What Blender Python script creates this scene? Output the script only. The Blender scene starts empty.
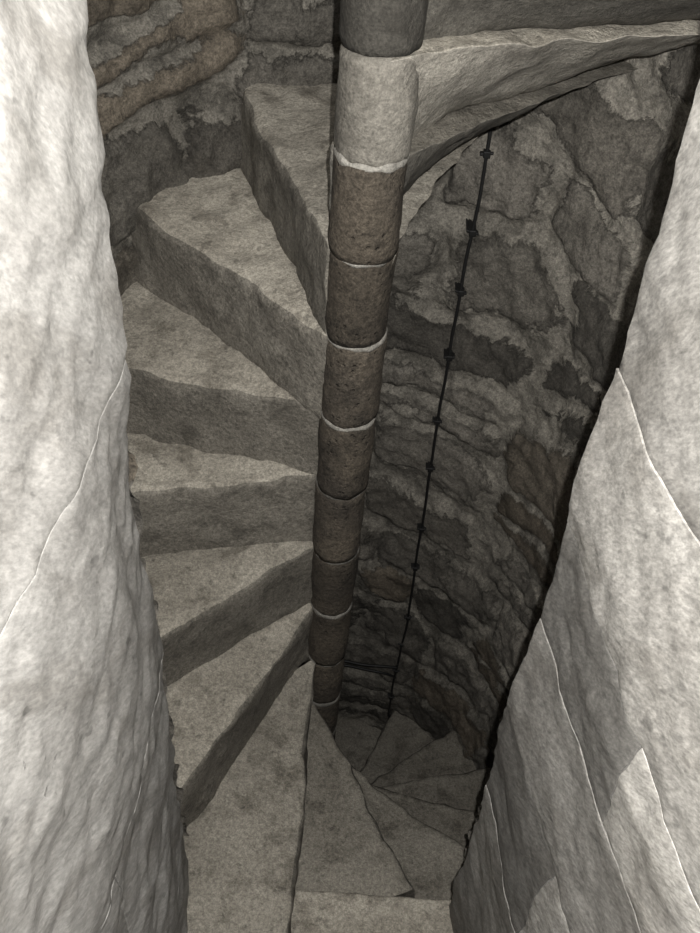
import bpy, math, random
from mathutils import Vector, noise, Matrix
random.seed(4)
S=1.5   # metres per unit (camera-to-newel distance)
sc=bpy.context.scene
sc.view_settings.view_transform='Standard'

# ---------------------------------------------------------------- materials
def nn(nt,t,x=0,y=0,**kw):
    n=nt.nodes.new(t); n.location=(x,y)
    for k,v in kw.items(): setattr(n,k,v)
    return n
def noise_node(nt,vec,scale,detail=6,rough=.6,dist=0):
    n=nn(nt,'ShaderNodeTexNoise'); n.inputs['Scale'].default_value=scale
    n.inputs['Detail'].default_value=detail; n.inputs['Roughness'].default_value=rough
    n.inputs['Distortion'].default_value=dist
    nt.links.new(vec,n.inputs['Vector']); return n.outputs['Fac']
def maprange(nt,v,a,b,c=0.,d=1.,smooth=True):
    n=nn(nt,'ShaderNodeMapRange'); n.interpolation_type='SMOOTHSTEP' if smooth else 'LINEAR'
    nt.links.new(v,n.inputs['Value'])
    for i,val in zip(('From Min','From Max','To Min','To Max'),(a,b,c,d)): n.inputs[i].default_value=val
    return n.outputs['Result']
def math_(nt,op,a,b=None):
    n=nn(nt,'ShaderNodeMath',operation=op)
    for i,v in enumerate((a,b)):
        if v is None: continue
        if isinstance(v,(int,float)): n.inputs[i].default_value=v
        else: nt.links.new(v,n.inputs[i])
    return n.outputs[0]
def mix(nt,f,a,b,mode='MIX'):
    n=nn(nt,'ShaderNodeMix',data_type='RGBA',blend_type=mode)
    for s,v in ((n.inputs[0],f),(n.inputs[6],a),(n.inputs[7],b)):
        if isinstance(v,(int,float)): s.default_value=v
        elif isinstance(v,tuple): s.default_value=(*v,1)
        else: nt.links.new(v,s)
    return n.outputs[2]
def scalecol(nt,c,f):
    n=nn(nt,'ShaderNodeVectorMath',operation='SCALE')
    nt.links.new(c,n.inputs[0]); 
    if isinstance(f,(int,float)): n.inputs['Scale'].default_value=f
    else: nt.links.new(f,n.inputs['Scale'])
    return n.outputs[0]
def stone_mat(name,c1,c2,stain,stain_amt=.6,grain=.35,bump=.6,wall=False,mortar=(.3,.28,.25),rough=.9,
              pit=.0,bscale=1.,spots=.0,fb=.35,mb_=1.2,bedding=False,ochre=0.):
    m=bpy.data.materials.new(name); m.use_nodes=True; nt=m.node_tree
    bs=nt.nodes['Principled BSDF']; bs.inputs['Roughness'].default_value=rough
    bs.inputs['Specular IOR Level'].default_value=.25
    v=nn(nt,'ShaderNodeTexCoord').outputs['Object']
    if bedding:     # natural bedding planes of the granite: grain stretched along a dipping direction
        m1=nn(nt,'ShaderNodeMapping'); m1.inputs['Rotation'].default_value=(math.radians(50),0,0)
        m2=nn(nt,'ShaderNodeMapping'); m2.inputs['Scale'].default_value=(1,.42,1.1)
        nt.links.new(v,m1.inputs['Vector']); nt.links.new(m1.outputs[0],m2.inputs['Vector']); v=m2.outputs[0]
    big=noise_node(nt,v,2.6,5,.6,.4); mid=noise_node(nt,v,11,8 if not bedding else 5,.7 if not bedding else .55,.3); fine=noise_node(nt,v,95*bscale,4,.7); 
    vf=noise_node(nt,v,230*bscale,2,.6)
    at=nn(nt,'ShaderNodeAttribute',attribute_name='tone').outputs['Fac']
    col=mix(nt,maprange(nt,big,.35,.65),c1,c2)
    col=mix(nt,math_(nt,'MULTIPLY',maprange(nt,mid,.48,.66),stain_amt),col,stain)
    g=maprange(nt,fine,.3,.7,1-grain,1+grain,False)
    g2=maprange(nt,vf,.3,.7,1-grain*.8,1+grain*.8,False)
    h=math_(nt,'ADD',math_(nt,'MULTIPLY',mid,mb_),math_(nt,'MULTIPLY',fine,fb))
    if wall:
        ca=nn(nt,'ShaderNodeAttribute',attribute_name='cell')
        sp=nn(nt,'ShaderNodeSeparateColor'); nt.links.new(ca.outputs['Color'],sp.inputs[0])
        d=math_(nt,'ADD',sp.outputs[0],math_(nt,'MULTIPLY',math_(nt,'SUBTRACT',noise_node(nt,v,4,10,.72,.5),.53),.95))
        mask=maprange(nt,d,.085,.13)
        col=scalecol(nt,col,maprange(nt,sp.outputs[1],0,1,.55,1.4,False))
        tint=mix(nt,maprange(nt,sp.outputs[2],.8,.95),(1,1,1),(1.06,.98,.89))
        col=mix(nt,1.,col,tint,'MULTIPLY')
        mort=mix(nt,maprange(nt,mid,.42,.64),mortar,tuple(x*.5 for x in mortar))
        edge=math_(nt,'MULTIPLY',mask,maprange(nt,d,.20,.135))
        col=scalecol(nt,col,maprange(nt,edge,0,1,1.,.8))
        col=mix(nt,mask,mort,col)
        h=math_(nt,'ADD',h,math_(nt,'MULTIPLY',mask,.4))
    col=scalecol(nt,col,math_(nt,'MULTIPLY',g,g2))
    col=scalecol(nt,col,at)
    if spots>0:
        sn=noise_node(nt,v,38,3,.5,.2)
        col=scalecol(nt,col,maprange(nt,sn,.64,.72,1.,1-spots))
    if ochre>0:
        on=noise_node(nt,v,5.5,4,.6,.2)
        col=mix(nt,math_(nt,'MULTIPLY',maprange(nt,on,.68,.76),ochre),col,(.27,.16,.09))
    if pit>0:
        vo=nn(nt,'ShaderNodeTexVoronoi'); vo.inputs['Scale'].default_value=55
        nt.links.new(v,vo.inputs['Vector'])
        pm=math_(nt,'MULTIPLY',maprange(nt,vo.outputs['Distance'],.28,.1),maprange(nt,mid,.42,.6))
        col=mix(nt,math_(nt,'MULTIPLY',pm,pit),col,tuple(x*.3 for x in c1))
        h=math_(nt,'SUBTRACT',h,math_(nt,'MULTIPLY',pm,.5))
    nt.links.new(col,bs.inputs['Base Color'])
    b=nn(nt,'ShaderNodeBump'); b.inputs['Strength'].default_value=bump; b.inputs['Distance'].default_value=.012
    nt.links.new(h,b.inputs['Height']); nt.links.new(b.outputs[0],bs.inputs['Normal'])
    return m
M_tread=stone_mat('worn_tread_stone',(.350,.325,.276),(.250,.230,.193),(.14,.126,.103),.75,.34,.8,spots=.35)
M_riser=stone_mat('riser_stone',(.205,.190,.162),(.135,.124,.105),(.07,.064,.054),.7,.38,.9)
M_upper=stone_mat('upper_block_stone',(.29,.272,.236),(.21,.196,.168),(.12,.11,.094),.6,.3,.8)
M_newel=stone_mat('newel_stone',(.095,.080,.062),(.056,.048,.039),(.027,.024,.02),.7,.45,.9,pit=.3)
M_mortar=stone_mat('lime_mortar',(.34,.325,.292),(.23,.22,.195),(.11,.102,.09),.5,.3,.8)
M_jmort=stone_mat('jamb_mortar',(.24,.235,.223),(.19,.185,.175),(.12,.116,.108),.6,.3,.8)
M_wall=stone_mat('rubble_masonry',(.160,.148,.128),(.122,.113,.097),(.066,.061,.053),.6,.4,1.,wall=True,mortar=(.235,.219,.188))
M_jambL=stone_mat('jamb_granite_pale',(.29,.284,.271),(.235,.228,.215),(.15,.142,.129),.6,.20,.55,bscale=.9,fb=.08,mb_=1.7,spots=.35,bedding=True,ochre=.6)
M_jambR=stone_mat('jamb_granite',(.28,.271,.253),(.222,.213,.197),(.15,.141,.127),.55,.28,.6,bscale=1.0,fb=.14,mb_=1.5,spots=.3,bedding=True)
def simple(name,c,r=.5):
    m=bpy.data.materials.new(name); m.use_nodes=True; nt=m.node_tree; b=nt.nodes['Principled BSDF']
    v=nn(nt,'ShaderNodeTexCoord').outputs['Object']
    nt.links.new(mix(nt,noise_node(nt,v,60),c,tuple(x*1.8 for x in c)),b.inputs['Base Color']); b.inputs['Roughness'].default_value=r
    return m
M_cable=simple('black_rubber',(.006,.006,.006),.6)

# ---------------------------------------------------------------- helpers
def nz(p,f,a): return noise.noise_vector(Vector(p)*f)*a
def sstep(a,b,x):
    t=max(0,min(1,(x-a)/(b-a))); return t*t*(3-2*t)
class MB:
    def __init__(s): s.v=[];s.f=[];s.mi=[];s.t=[]
    def add(s,vs,fs,mi,tone):
        o=len(s.v); s.v+=[tuple(v) for v in vs]; s.t+= tone if isinstance(tone,list) else [tone]*len(vs)
        s.f+=[tuple(i+o for i in f) for f in fs]; s.mi+= mi if isinstance(mi,list) else [mi]*len(fs)
    def obj(s,name,mats,parent=None,bevel=0,ang=35,smooth=True):
        me=bpy.data.meshes.new(name); me.from_pydata(s.v,[],s.f)
        for m in mats: me.materials.append(m)
        me.polygons.foreach_set('material_index',s.mi)
        me.polygons.foreach_set('use_smooth',[smooth]*len(s.f))
        a=me.attributes.new('tone','FLOAT','POINT'); a.data.foreach_set('value',s.t)
        me.update()
        import bmesh
        bm=bmesh.new(); bm.from_mesh(me); bmesh.ops.recalc_face_normals(bm,faces=bm.faces); bm.to_mesh(me); bm.free()
        o=bpy.data.objects.new(name,me); sc.collection.objects.link(o)
        if bevel:
            b=o.modifiers.new('bevel','BEVEL'); b.width=bevel; b.segments=3; b.limit_method='ANGLE'; b.angle_limit=math.radians(ang)
        if parent: o.parent=parent
        return o
def empty(name):
    e=bpy.data.objects.new(name,None); sc.collection.objects.link(e); return e

# ---------------------------------------------------------------- staircase data
PH={-6:-38,-5:-13,-4:12,-3:38,-2:63,-1:88,0:112,1:139,2:168,3:194,4:221,5:243,6:270,7:300,8:325,9:349,10:374,11:398,12:423,13:448,14:472,15:497,16:522}
Z={-7:.23,-6:.10,-5:-.03,-4:-.16,-3:-.285,-2:-.415,-1:-.541,0:-.672,1:-.811,2:-.967,3:-1.127,4:-1.303,5:-1.476,6:-1.658,7:-1.826}
for k in range(8,18): Z[k]=Z[k-1]-.17
R=.47
EOFF={1:.035,2:.0}
def eo(k): return .045 if k<=0 else EOFF.get(k,-.022)
def lean(z): return .010+.018*max(-2.4,min(0,z+.5))     # the old newel leans slightly
TONE={-3:.38,-2:1.1,-1:.5,0:.95,1:1.15,2:1.0,3:1.,4:.92,5:1.0,6:.82,7:.70,8:.65,9:.62,10:.6,11:.6,12:.6,13:.6}  # per-step stone tone; lower steps darkened as painted shade deep in the well
stair=empty('spiral_staircase')
def back(k): return PH[k-1]-23 if (k-1) in PH else PH[k]-48
def make_step(k):
    a0=PH[k]; a1=back(k); aj=min(back(k+1) if k+1 in Z and k+1 in PH else a1+24, a0-1)
    zt=Z[k]; zb=Z[k+1]; EO=eo(k)
    rout={4:.52,5:.60,6:.60,7:.455}.get(k,.485)
    # profile entries: angle, z, inward offset factor, drop factor (both x nosing radius)
    prof=[]; mi=[]
    NT=26
    for i in range(NT): prof.append((a0+(a1-a0)*i/NT,zt,1-i/NT,0)); mi.append(0)
    NS=12
    for i in range(NS): 
        t=i/NS; prof.append((a1+(aj-a1)*t,zt+(zb-zt)*t,0,0)); mi.append(1)
    NBt=4
    sink=.016 if k>0 else .006
    for i in range(NBt): t=i/NBt; prof.append((aj+(a0-aj)*t,zb-sink*min(1,i),0,0)); mi.append(1)
    NR=8
    for i in range(NR): t=i/NR; prof.append((a0,zb-sink+(zt-zb+sink)*t,0,t)); mi.append(1)
    NA=6
    for i in range(NA):
        al=math.radians(90)*i/NA; prof.append((a0,zt,1-math.cos(al),1-math.sin(al))); mi.append(0 if i>=3 else 1)
    n=len(prof); NRd=50; vs=[];fs=[];ms=[]
    for j in range(NRd+1):
        r=rout*j/NRd
        rho_=(.0155+.009*noise.noise(Vector((r*14,k*3.3,.5))))*min(1,r/.08)
        # upper blocks: soffit edge springs tangentially from the viewer side of the newel
        EB=0 if k>0 else -(.012+.031*math.exp(-r/.09))
        for idx,(a,z,bi,dr) in enumerate(prof):
            w=(a-a1)/(a0-a1); ar=math.radians(a); e=EO*w+EB*(1-w)
            x=r*math.cos(ar)-e*math.sin(ar)+lean(z); y=r*math.sin(ar)+e*math.cos(ar)
            x+=math.sin(ar)*rho_*bi; y-=math.cos(ar)*rho_*bi
            dz=-rho_*dr
            if NT<=idx<NT+NS and k<=0:      # concave fillet where the soffit flows into the newel
                dz-=.045*math.exp(-max(0,r-.04)/.045)*(idx-NT)/NS
            if idx<NT or idx>=n-NA: dz-=.010*math.exp(-((r-.24)/.13)**2)*math.exp(-((a0-a)/12)**2)
            p=Vector((x,y,z+dz))*S
            q=p+Vector((0,0,k*7.3))
            p+=nz(q,4,.016)*(.4+w*.6)+nz(q,17,.008)+nz(q,45,.003)
            vs.append(p)
    for j in range(NRd):
        for i in range(n):
            i2=(i+1)%n
            fs.append((j*n+i,j*n+i2,(j+1)*n+i2,(j+1)*n+i)); ms.append(mi[i])
    fs.append(tuple(range(n))); ms.append(1)
    fs.append(tuple(NRd*n+i for i in range(n))[::-1]); ms.append(1)
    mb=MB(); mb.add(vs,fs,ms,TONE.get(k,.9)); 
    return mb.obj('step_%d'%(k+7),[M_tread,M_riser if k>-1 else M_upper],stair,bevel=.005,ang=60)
for k in range(-6,16): make_step(k)

# newel drums + mortar rings
mbn=MB(); mbm=MB(); NSg=48
for k in range(-7,16):
    zt=Z[k]; zb=Z[k+1]
    rr=.0452-.0055*min(1,max(0,(-zt-.4)/1.3))
    ox,oy=random.uniform(-.0012,.0012),random.uniform(-.0012,.0012)
    up=k<=-2
    tone={-3:.24,-2:.78,-1:.95,0:.68,1:1.15,2:1.0,3:1.1,4:.85,5:.8,6:1.0}.get(k,.6 if up else 1.)
    NZ=14; vs=[];fs=[]
    for j in range(NZ+1):
        t=j/NZ; z=zt-.001+(zb+.001-(zt-.001))*t
        ed=min(t,1-t)*(zt-zb)
        r=rr*(1+.004*math.sin(math.pi*t))-.001*math.exp(-ed/.004)
        for i in range(NSg):
            a=2*math.pi*i/NSg
            p=Vector(((lean(z)+ox+r*math.cos(a)),(oy+r*math.sin(a)),z))*S; q=p+Vector((0,0,k*3.1))
            p+=nz(q,9,.005)+nz(q,40,.0025); vs.append(p)
    for j in range(NZ):
        for i in range(NSg):
            i2=(i+1)%NSg; fs.append((j*NSg+i,j*NSg+i2,(j+1)*NSg+i2,(j+1)*NSg+i))
    fs.append(tuple(range(NSg))); fs.append(tuple(NZ*NSg+i for i in range(NSg))[::-1])
    mbn.add(vs,fs,1 if up else 0,tone)
    if k in (-2,-3): continue
    vs=[];fs=[]
    prof=[(-.0055,.6),(-.005,.96),(-.0015,.99),(.0015,.99),(.005,.96),(.0055,.6)]
    for (dz,f) in prof:
        for i in range(NSg):
            a=2*math.pi*i/NSg
            w=(.35+1.2*noise.noise(Vector((math.cos(a)*2.2,math.sin(a)*2.2,k*5.)))) 
            r=rr*f*(1+.04*w)
            vs.append(Vector((lean(zt)+ox+r*math.cos(a),oy+r*math.sin(a),zt+dz*(1+.9*noise.noise(Vector((math.cos(a)*3,math.sin(a)*3,k*9.1))))))*S)
    for j in range(len(prof)-1):
        for i in range(NSg):
            i2=(i+1)%NSg; fs.append((j*NSg+i,j*NSg+i2,(j+1)*NSg+i2,(j+1)*NSg+i))
    mbm.add(vs,fs,0,1. if k<3 else .55)
newel=empty('stone_newel_column')
mbn.obj('drums',[M_newel,M_upper],newel)
mbm.obj('mortar_joints',[M_mortar],newel)

# ---------------------------------------------------------------- stairwell wall
def xl(z): return -.155+.029*max(-2.6,min(z,.3))
def xr(z): return .200-.0315*max(-2.6,min(z,.3))
NU,NV=440,460; zlo,zhi=-3.4,.9
vs=[];cell=[];tn=[]
for j in range(NV+1):
    z=zlo+(zhi-zlo)*j/NV
    th0=-math.acos((xr(z)+.035)/R); th1=math.pi+math.acos((-xl(z)+.03)/R)
    for i in range(NU+1):
        th=th0+(th1-th0)*i/NU
        ul=sstep(1.5,1.75,th)*sstep(-1.1,-.8,z)     # upper-left part is tighter rubble
        q=Vector((th*R*3.9+1.2,z*5.6+2,0)); q+=noise.noise_vector(q*.75)*.42+noise.noise_vector(q*2.3)*.12; q.z=0
        # roughly squared stones in wandering courses of varying height, staggered widths
        row=math.floor(q.y); fy=q.y-row
        hs=noise.cell(Vector((row+.5,3.5,.5)))%1.0
        wd=.6+1.0*(noise.cell(Vector((row+.5,9.5,1.5)))%1.0)
        qx=q.x/wd+hs*5; colm=math.floor(qx); fx=qx-colm
        jr=(noise.cell(Vector((colm+.5,row+.5,7.5)))%1.0)
        jit=.5*(jr-.5)
        ins=.10*(noise.cell(Vector((colm+.5,row+.5,2.5)))%1.0)
        ex=min(fx,1-fx)*wd; ey=min(fy+jit*(fx-.5),1-fy-jit*(fx-.5))-ins*.7
        cr=.22
        if ex<cr and ey<cr: e=cr-math.hypot(cr-ex,cr-ey)
        else: e=min(ex,ey)
        # some courses are broken in two by a pinning course
        if jr>.72: e=min(e,abs(fy-.5+.3*(fx-.5))*.9)
        e=e*1.1+.03
        c=noise.cell(Vector((colm*1.7+.5,row*2.3+.5,.5)))%1.0; c2=noise.cell(Vector((colm*3.1+.5,row*1.3+.5,4.5)))%1.0
        rad=R*S-(.022*sstep(.03,.14,e))*(.3+c)
        p=Vector((rad*math.cos(th),rad*math.sin(th),z*S))
        n3=noise.noise(p*6)*.018+noise.noise(p*17)*.014+noise.noise(p*45)*.009
        rr=rad+n3
        vs.append((rr*math.cos(th),rr*math.sin(th),z*S)); cell+= [e+.04*ul,c,c2+.08*ul,1]
        tn.append((1-.25*ul)*(1-.25*sstep(-1.7,-2.4,z)))  # wall colour dims toward the bottom, painting in the shade down there
fs=[]
W=NU+1
for j in range(NV):
    for i in range(NU):
        fs.append((j*W+i,j*W+i+1,(j+1)*W+i+1,(j+1)*W+i))
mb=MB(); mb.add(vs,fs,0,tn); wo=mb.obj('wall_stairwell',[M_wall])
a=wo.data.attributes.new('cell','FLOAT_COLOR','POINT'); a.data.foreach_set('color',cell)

# ---------------------------------------------------------------- embrasure jambs
def block(mb,fn,n,tone,seed,amp=.010,hf=1.):
    nu,nv,nw=n; idx={}; vs=[]; fs=[]
    def g(i,j,k):
        key=(i,j,k)
        if key not in idx:
            p=Vector(fn(i/nu,j/nv,k/nw))*S; b=p.copy()
            p+=nz(b,3.0,amp)+nz(b,9,amp*.5)+nz(b,24,amp*.28*hf)+nz(b,60,amp*.10*hf)
            idx[key]=len(vs); vs.append(p)
        return idx[key]
    for i in range(nu):
        for j in range(nv):
            for k in (0,nw): fs.append((g(i,j,k),g(i+1,j,k),g(i+1,j+1,k),g(i,j+1,k)))
    for i in range(nu):
        for k in range(nw):
            for j in (0,nv): fs.append((g(i,j,k),g(i+1,j,k),g(i+1,j,k+1),g(i,j,k+1)))
    for j in range(nv):
        for k in range(nw):
            for i in (0,nu): fs.append((g(i,j,k),g(i,j+1,k),g(i,j+1,k+1),g(i,j,k+1)))
    mb.add(vs,fs,0,tone)
def jamb(side,courses,name,mat,mortar_tone):
    mb=MB(); mm=MB(); sgn=-1 if side=='L' else 1
    def X(z,Y):
        if side=='L':
            g=min(1,max(0,(-z-.45)/.2))
            return xl(z)-.006*(1-g)-.077*(.55-Y)-max(0,Y-.36)**2*.7*g+.010*g
        return xr(z)+.17*(.55-Y)
    gap=.0009; A=.018 if side=='L' else .014
    for ci,(zt,zb,slope,segs) in enumerate(courses):
        for si,(Y0,Y1,off,tone) in enumerate(segs):
            def fn(u,v,w,Y0=Y0,Y1=Y1,off=off,zt=zt,zb=zb,slope=slope):
                Y=(Y0-gap)+(Y1+gap-(Y0-gap))*u
                z0=zt-gap+slope[0]*(.55-Y); z1=zb+gap+slope[1]*(.55-Y)
                z=z0+(z1-z0)*v
                x=X(z,Y)+sgn*(-off+ .22*w)
                return (x,-1+Y,z)
            L=abs(Y1-Y0)
            block(mb,fn,(max(8,int(L*110)),max(8,int((zt-zb)*110)),4),tone,ci,A,1.)
    def fm(u,v,w):
        Y=.552-1.25*u; z=.6-3.0*v
        return (X(z,Y)+sgn*(.0009+.2*w),-1+Y,z)
    block(mm,fm,(130,320,2),mortar_tone,99,A,1.)
    e=empty(name)
    mb.obj('stones',[mat],e,bevel=.0008,ang=50); mm.obj('mortar',[M_jmort],e)
    return e
jamb('L',[(.6,-.505,(0,.05),[(.558,-.7,.0,.95)]),
          (-.505,-.95,(.05,.03),[(.56,-.7,-.0002,.92)]),
          (-.95,-1.5,(.03,0),[(.558,.30,.000,.97),(.30,-.7,0,.93)]),
          (-1.5,-2.4,(0,0),[(.56,-.7,.0,.90)])],'wall_left',M_jambL,.9)
jamb('R',[(.6,-.16,(0,0),[(.56,-.7,.0,1.0)]),
          (-.16,-.47,(0,0),[(.556,.0,.0,.80),(.0,-.7,0,.9)]),
          (-.47,-.667,(0,0),[(.560,.18,.0006,1.12),(.18,-.7,.0,1.1)]),
          (-.667,-.83,(0,.05),[(.56,.33,.000,.58),(.33,-.7,.0003,1.35)]),
          (-.83,-1.024,(.05,.03),[(.560,.22,.0006,.92),(.22,-.7,0,1.6)]),
          (-1.024,-1.26,(.03,0),[(.56,.36,-.000,.60),(.36,-.7,0,1.4)]),
          (-1.26,-1.5,(0,0),[(.56,.3,.0005,1.05),(.3,-.7,0,1.3)]),
          (-1.5,-1.8,(0,0),[(.56,.4,.0,.85),(.4,-.7,0,1.3)]),
          (-1.8,-2.4,(0,0),[(.56,-.7,0,1.1)])],'wall_right',M_jambR,1.0)

# threshold stone / floor of the embrasure
mb=MB()
block(mb,lambda u,v,w:(-.045+.34*u,-.428-.30*v,-1.80-.2*w),(40,30,6),1.15,7,.009)
block(mb,lambda u,v,w:(-.35+.65*u,-.735-.8*v,-1.80-.2*w),(30,50,6),.9,9,.006)
mb.obj('floor_threshold',[M_tread],None,bevel=.01,ang=50)
mb=MB(); block(mb,lambda u,v,w:(-.5+u,-.5+v,-3.2-.15*w),(20,20,3),.8,3,.004); mb.obj('floor',[M_riser])

# ---------------------------------------------------------------- cable
cab=empty('electrical_cable')
def curve(name,pts,r):
    cu=bpy.data.curves.new(name,'CURVE'); cu.dimensions='3D'; cu.bevel_depth=r; cu.bevel_resolution=3
    sp=cu.splines.new('NURBS'); sp.points.add(len(pts)-1); sp.use_endpoint_u=True; sp.order_u=3
    for p,q in zip(sp.points,pts): p.co=(*[c*S for c in q],1)
    cu.materials.append(M_cable)
    o=bpy.data.objects.new(name,cu); sc.collection.objects.link(o); o.parent=cab; return o
cx,cy=.195,.405
def cp(z,d=0):
    w=noise.noise(Vector((z*2.3,1.7,0)))*.012+noise.noise(Vector((z*9,4.7,0)))*.004
    return (cx+w+d,cy,z)
zs=[.3-i*.06 for i in range(52)]; zs=[z for z in zs if z>-2.75]
curve('vertical_run',[cp(z) for z in zs],.0048)
curve('branch_run',[(cx,cy,-2.40),(.15,.40,-2.39),(.09,.405,-2.40),(.02,.41,-2.385),(-.06,.405,-2.40)],.0065)
curve('branch_run_lower',[(cx,cy,-2.46),(.17,.40,-2.43),(.10,.405,-2.425),(.03,.41,-2.41),(-.06,.405,-2.42)],.0055)
curve('tail',[(cx,cy,-2.70),(cx+.01,cy-.01,-2.78),(cx-.005,cy-.03,-2.84)],.0065)
mb=MB()
for z in [-.75,-.9,-1.03,-1.19,-1.37,-1.52,-1.74,-1.9,-2.13,-2.27,-2.42,-2.58]:
    x,y,_=cp(z); a=random.uniform(-.5,.5)
    block(mb,lambda u,v,w:(x-.006+.012*u,y-.006+.05*v,z-.006+.012*w),(4,4,4),1,1,.002)
    block(mb,lambda u,v,w:(x-.011+.022*u,y-.002+.04*v,z-.003+a*.012*(u-.5)+.005*w),(6,4,3),1,2,.002)
mb.obj('cable_clips',[M_cable],cab,bevel=.002)

# ---------------------------------------------------------------- camera + light
P=math.radians(47.5); rho=math.radians(4.2)
F=Vector((0,math.cos(P),-math.sin(P))); U=Vector((0,math.sin(P),math.cos(P))); Rv=Vector((1,0,0))
r=math.cos(rho)*Rv+math.sin(rho)*U; u=-math.sin(rho)*Rv+math.cos(rho)*U
cam=bpy.data.cameras.new('camera'); co=bpy.data.objects.new('camera',cam); sc.collection.objects.link(co)
m=Matrix((r,u,-F)).transposed().to_4x4(); m.translation=Vector((.01*S,-S,0)); co.matrix_world=m
cam.sensor_fit='VERTICAL'; cam.sensor_height=36; cam.lens=36*915/933; cam.clip_start=.01
sc.camera=co
def lamp(name,typ,loc,e,col,**kw):
    l=bpy.data.lights.new(name,typ); l.energy=e; l.color=col
    for k,v in kw.items(): setattr(l,k,v)
    o=bpy.data.objects.new(name,l); sc.collection.objects.link(o); o.location=loc; return o
lamp('flash_lamp','POINT',m.translation+r*.036+u*.05-F*.02,172,(1,.98,.95),shadow_soft_size=.006)
lamp('stairwell_daylight','AREA',(0,0,.85*S),8,(1,.98,.95),shape='DISK',size=1.1)
w=bpy.data.worlds.new('world'); sc.world=w; w.use_nodes=True
w.node_tree.nodes['Background'].inputs[0].default_value=(1,.98,.95,1); w.node_tree.nodes['Background'].inputs[1].default_value=.06
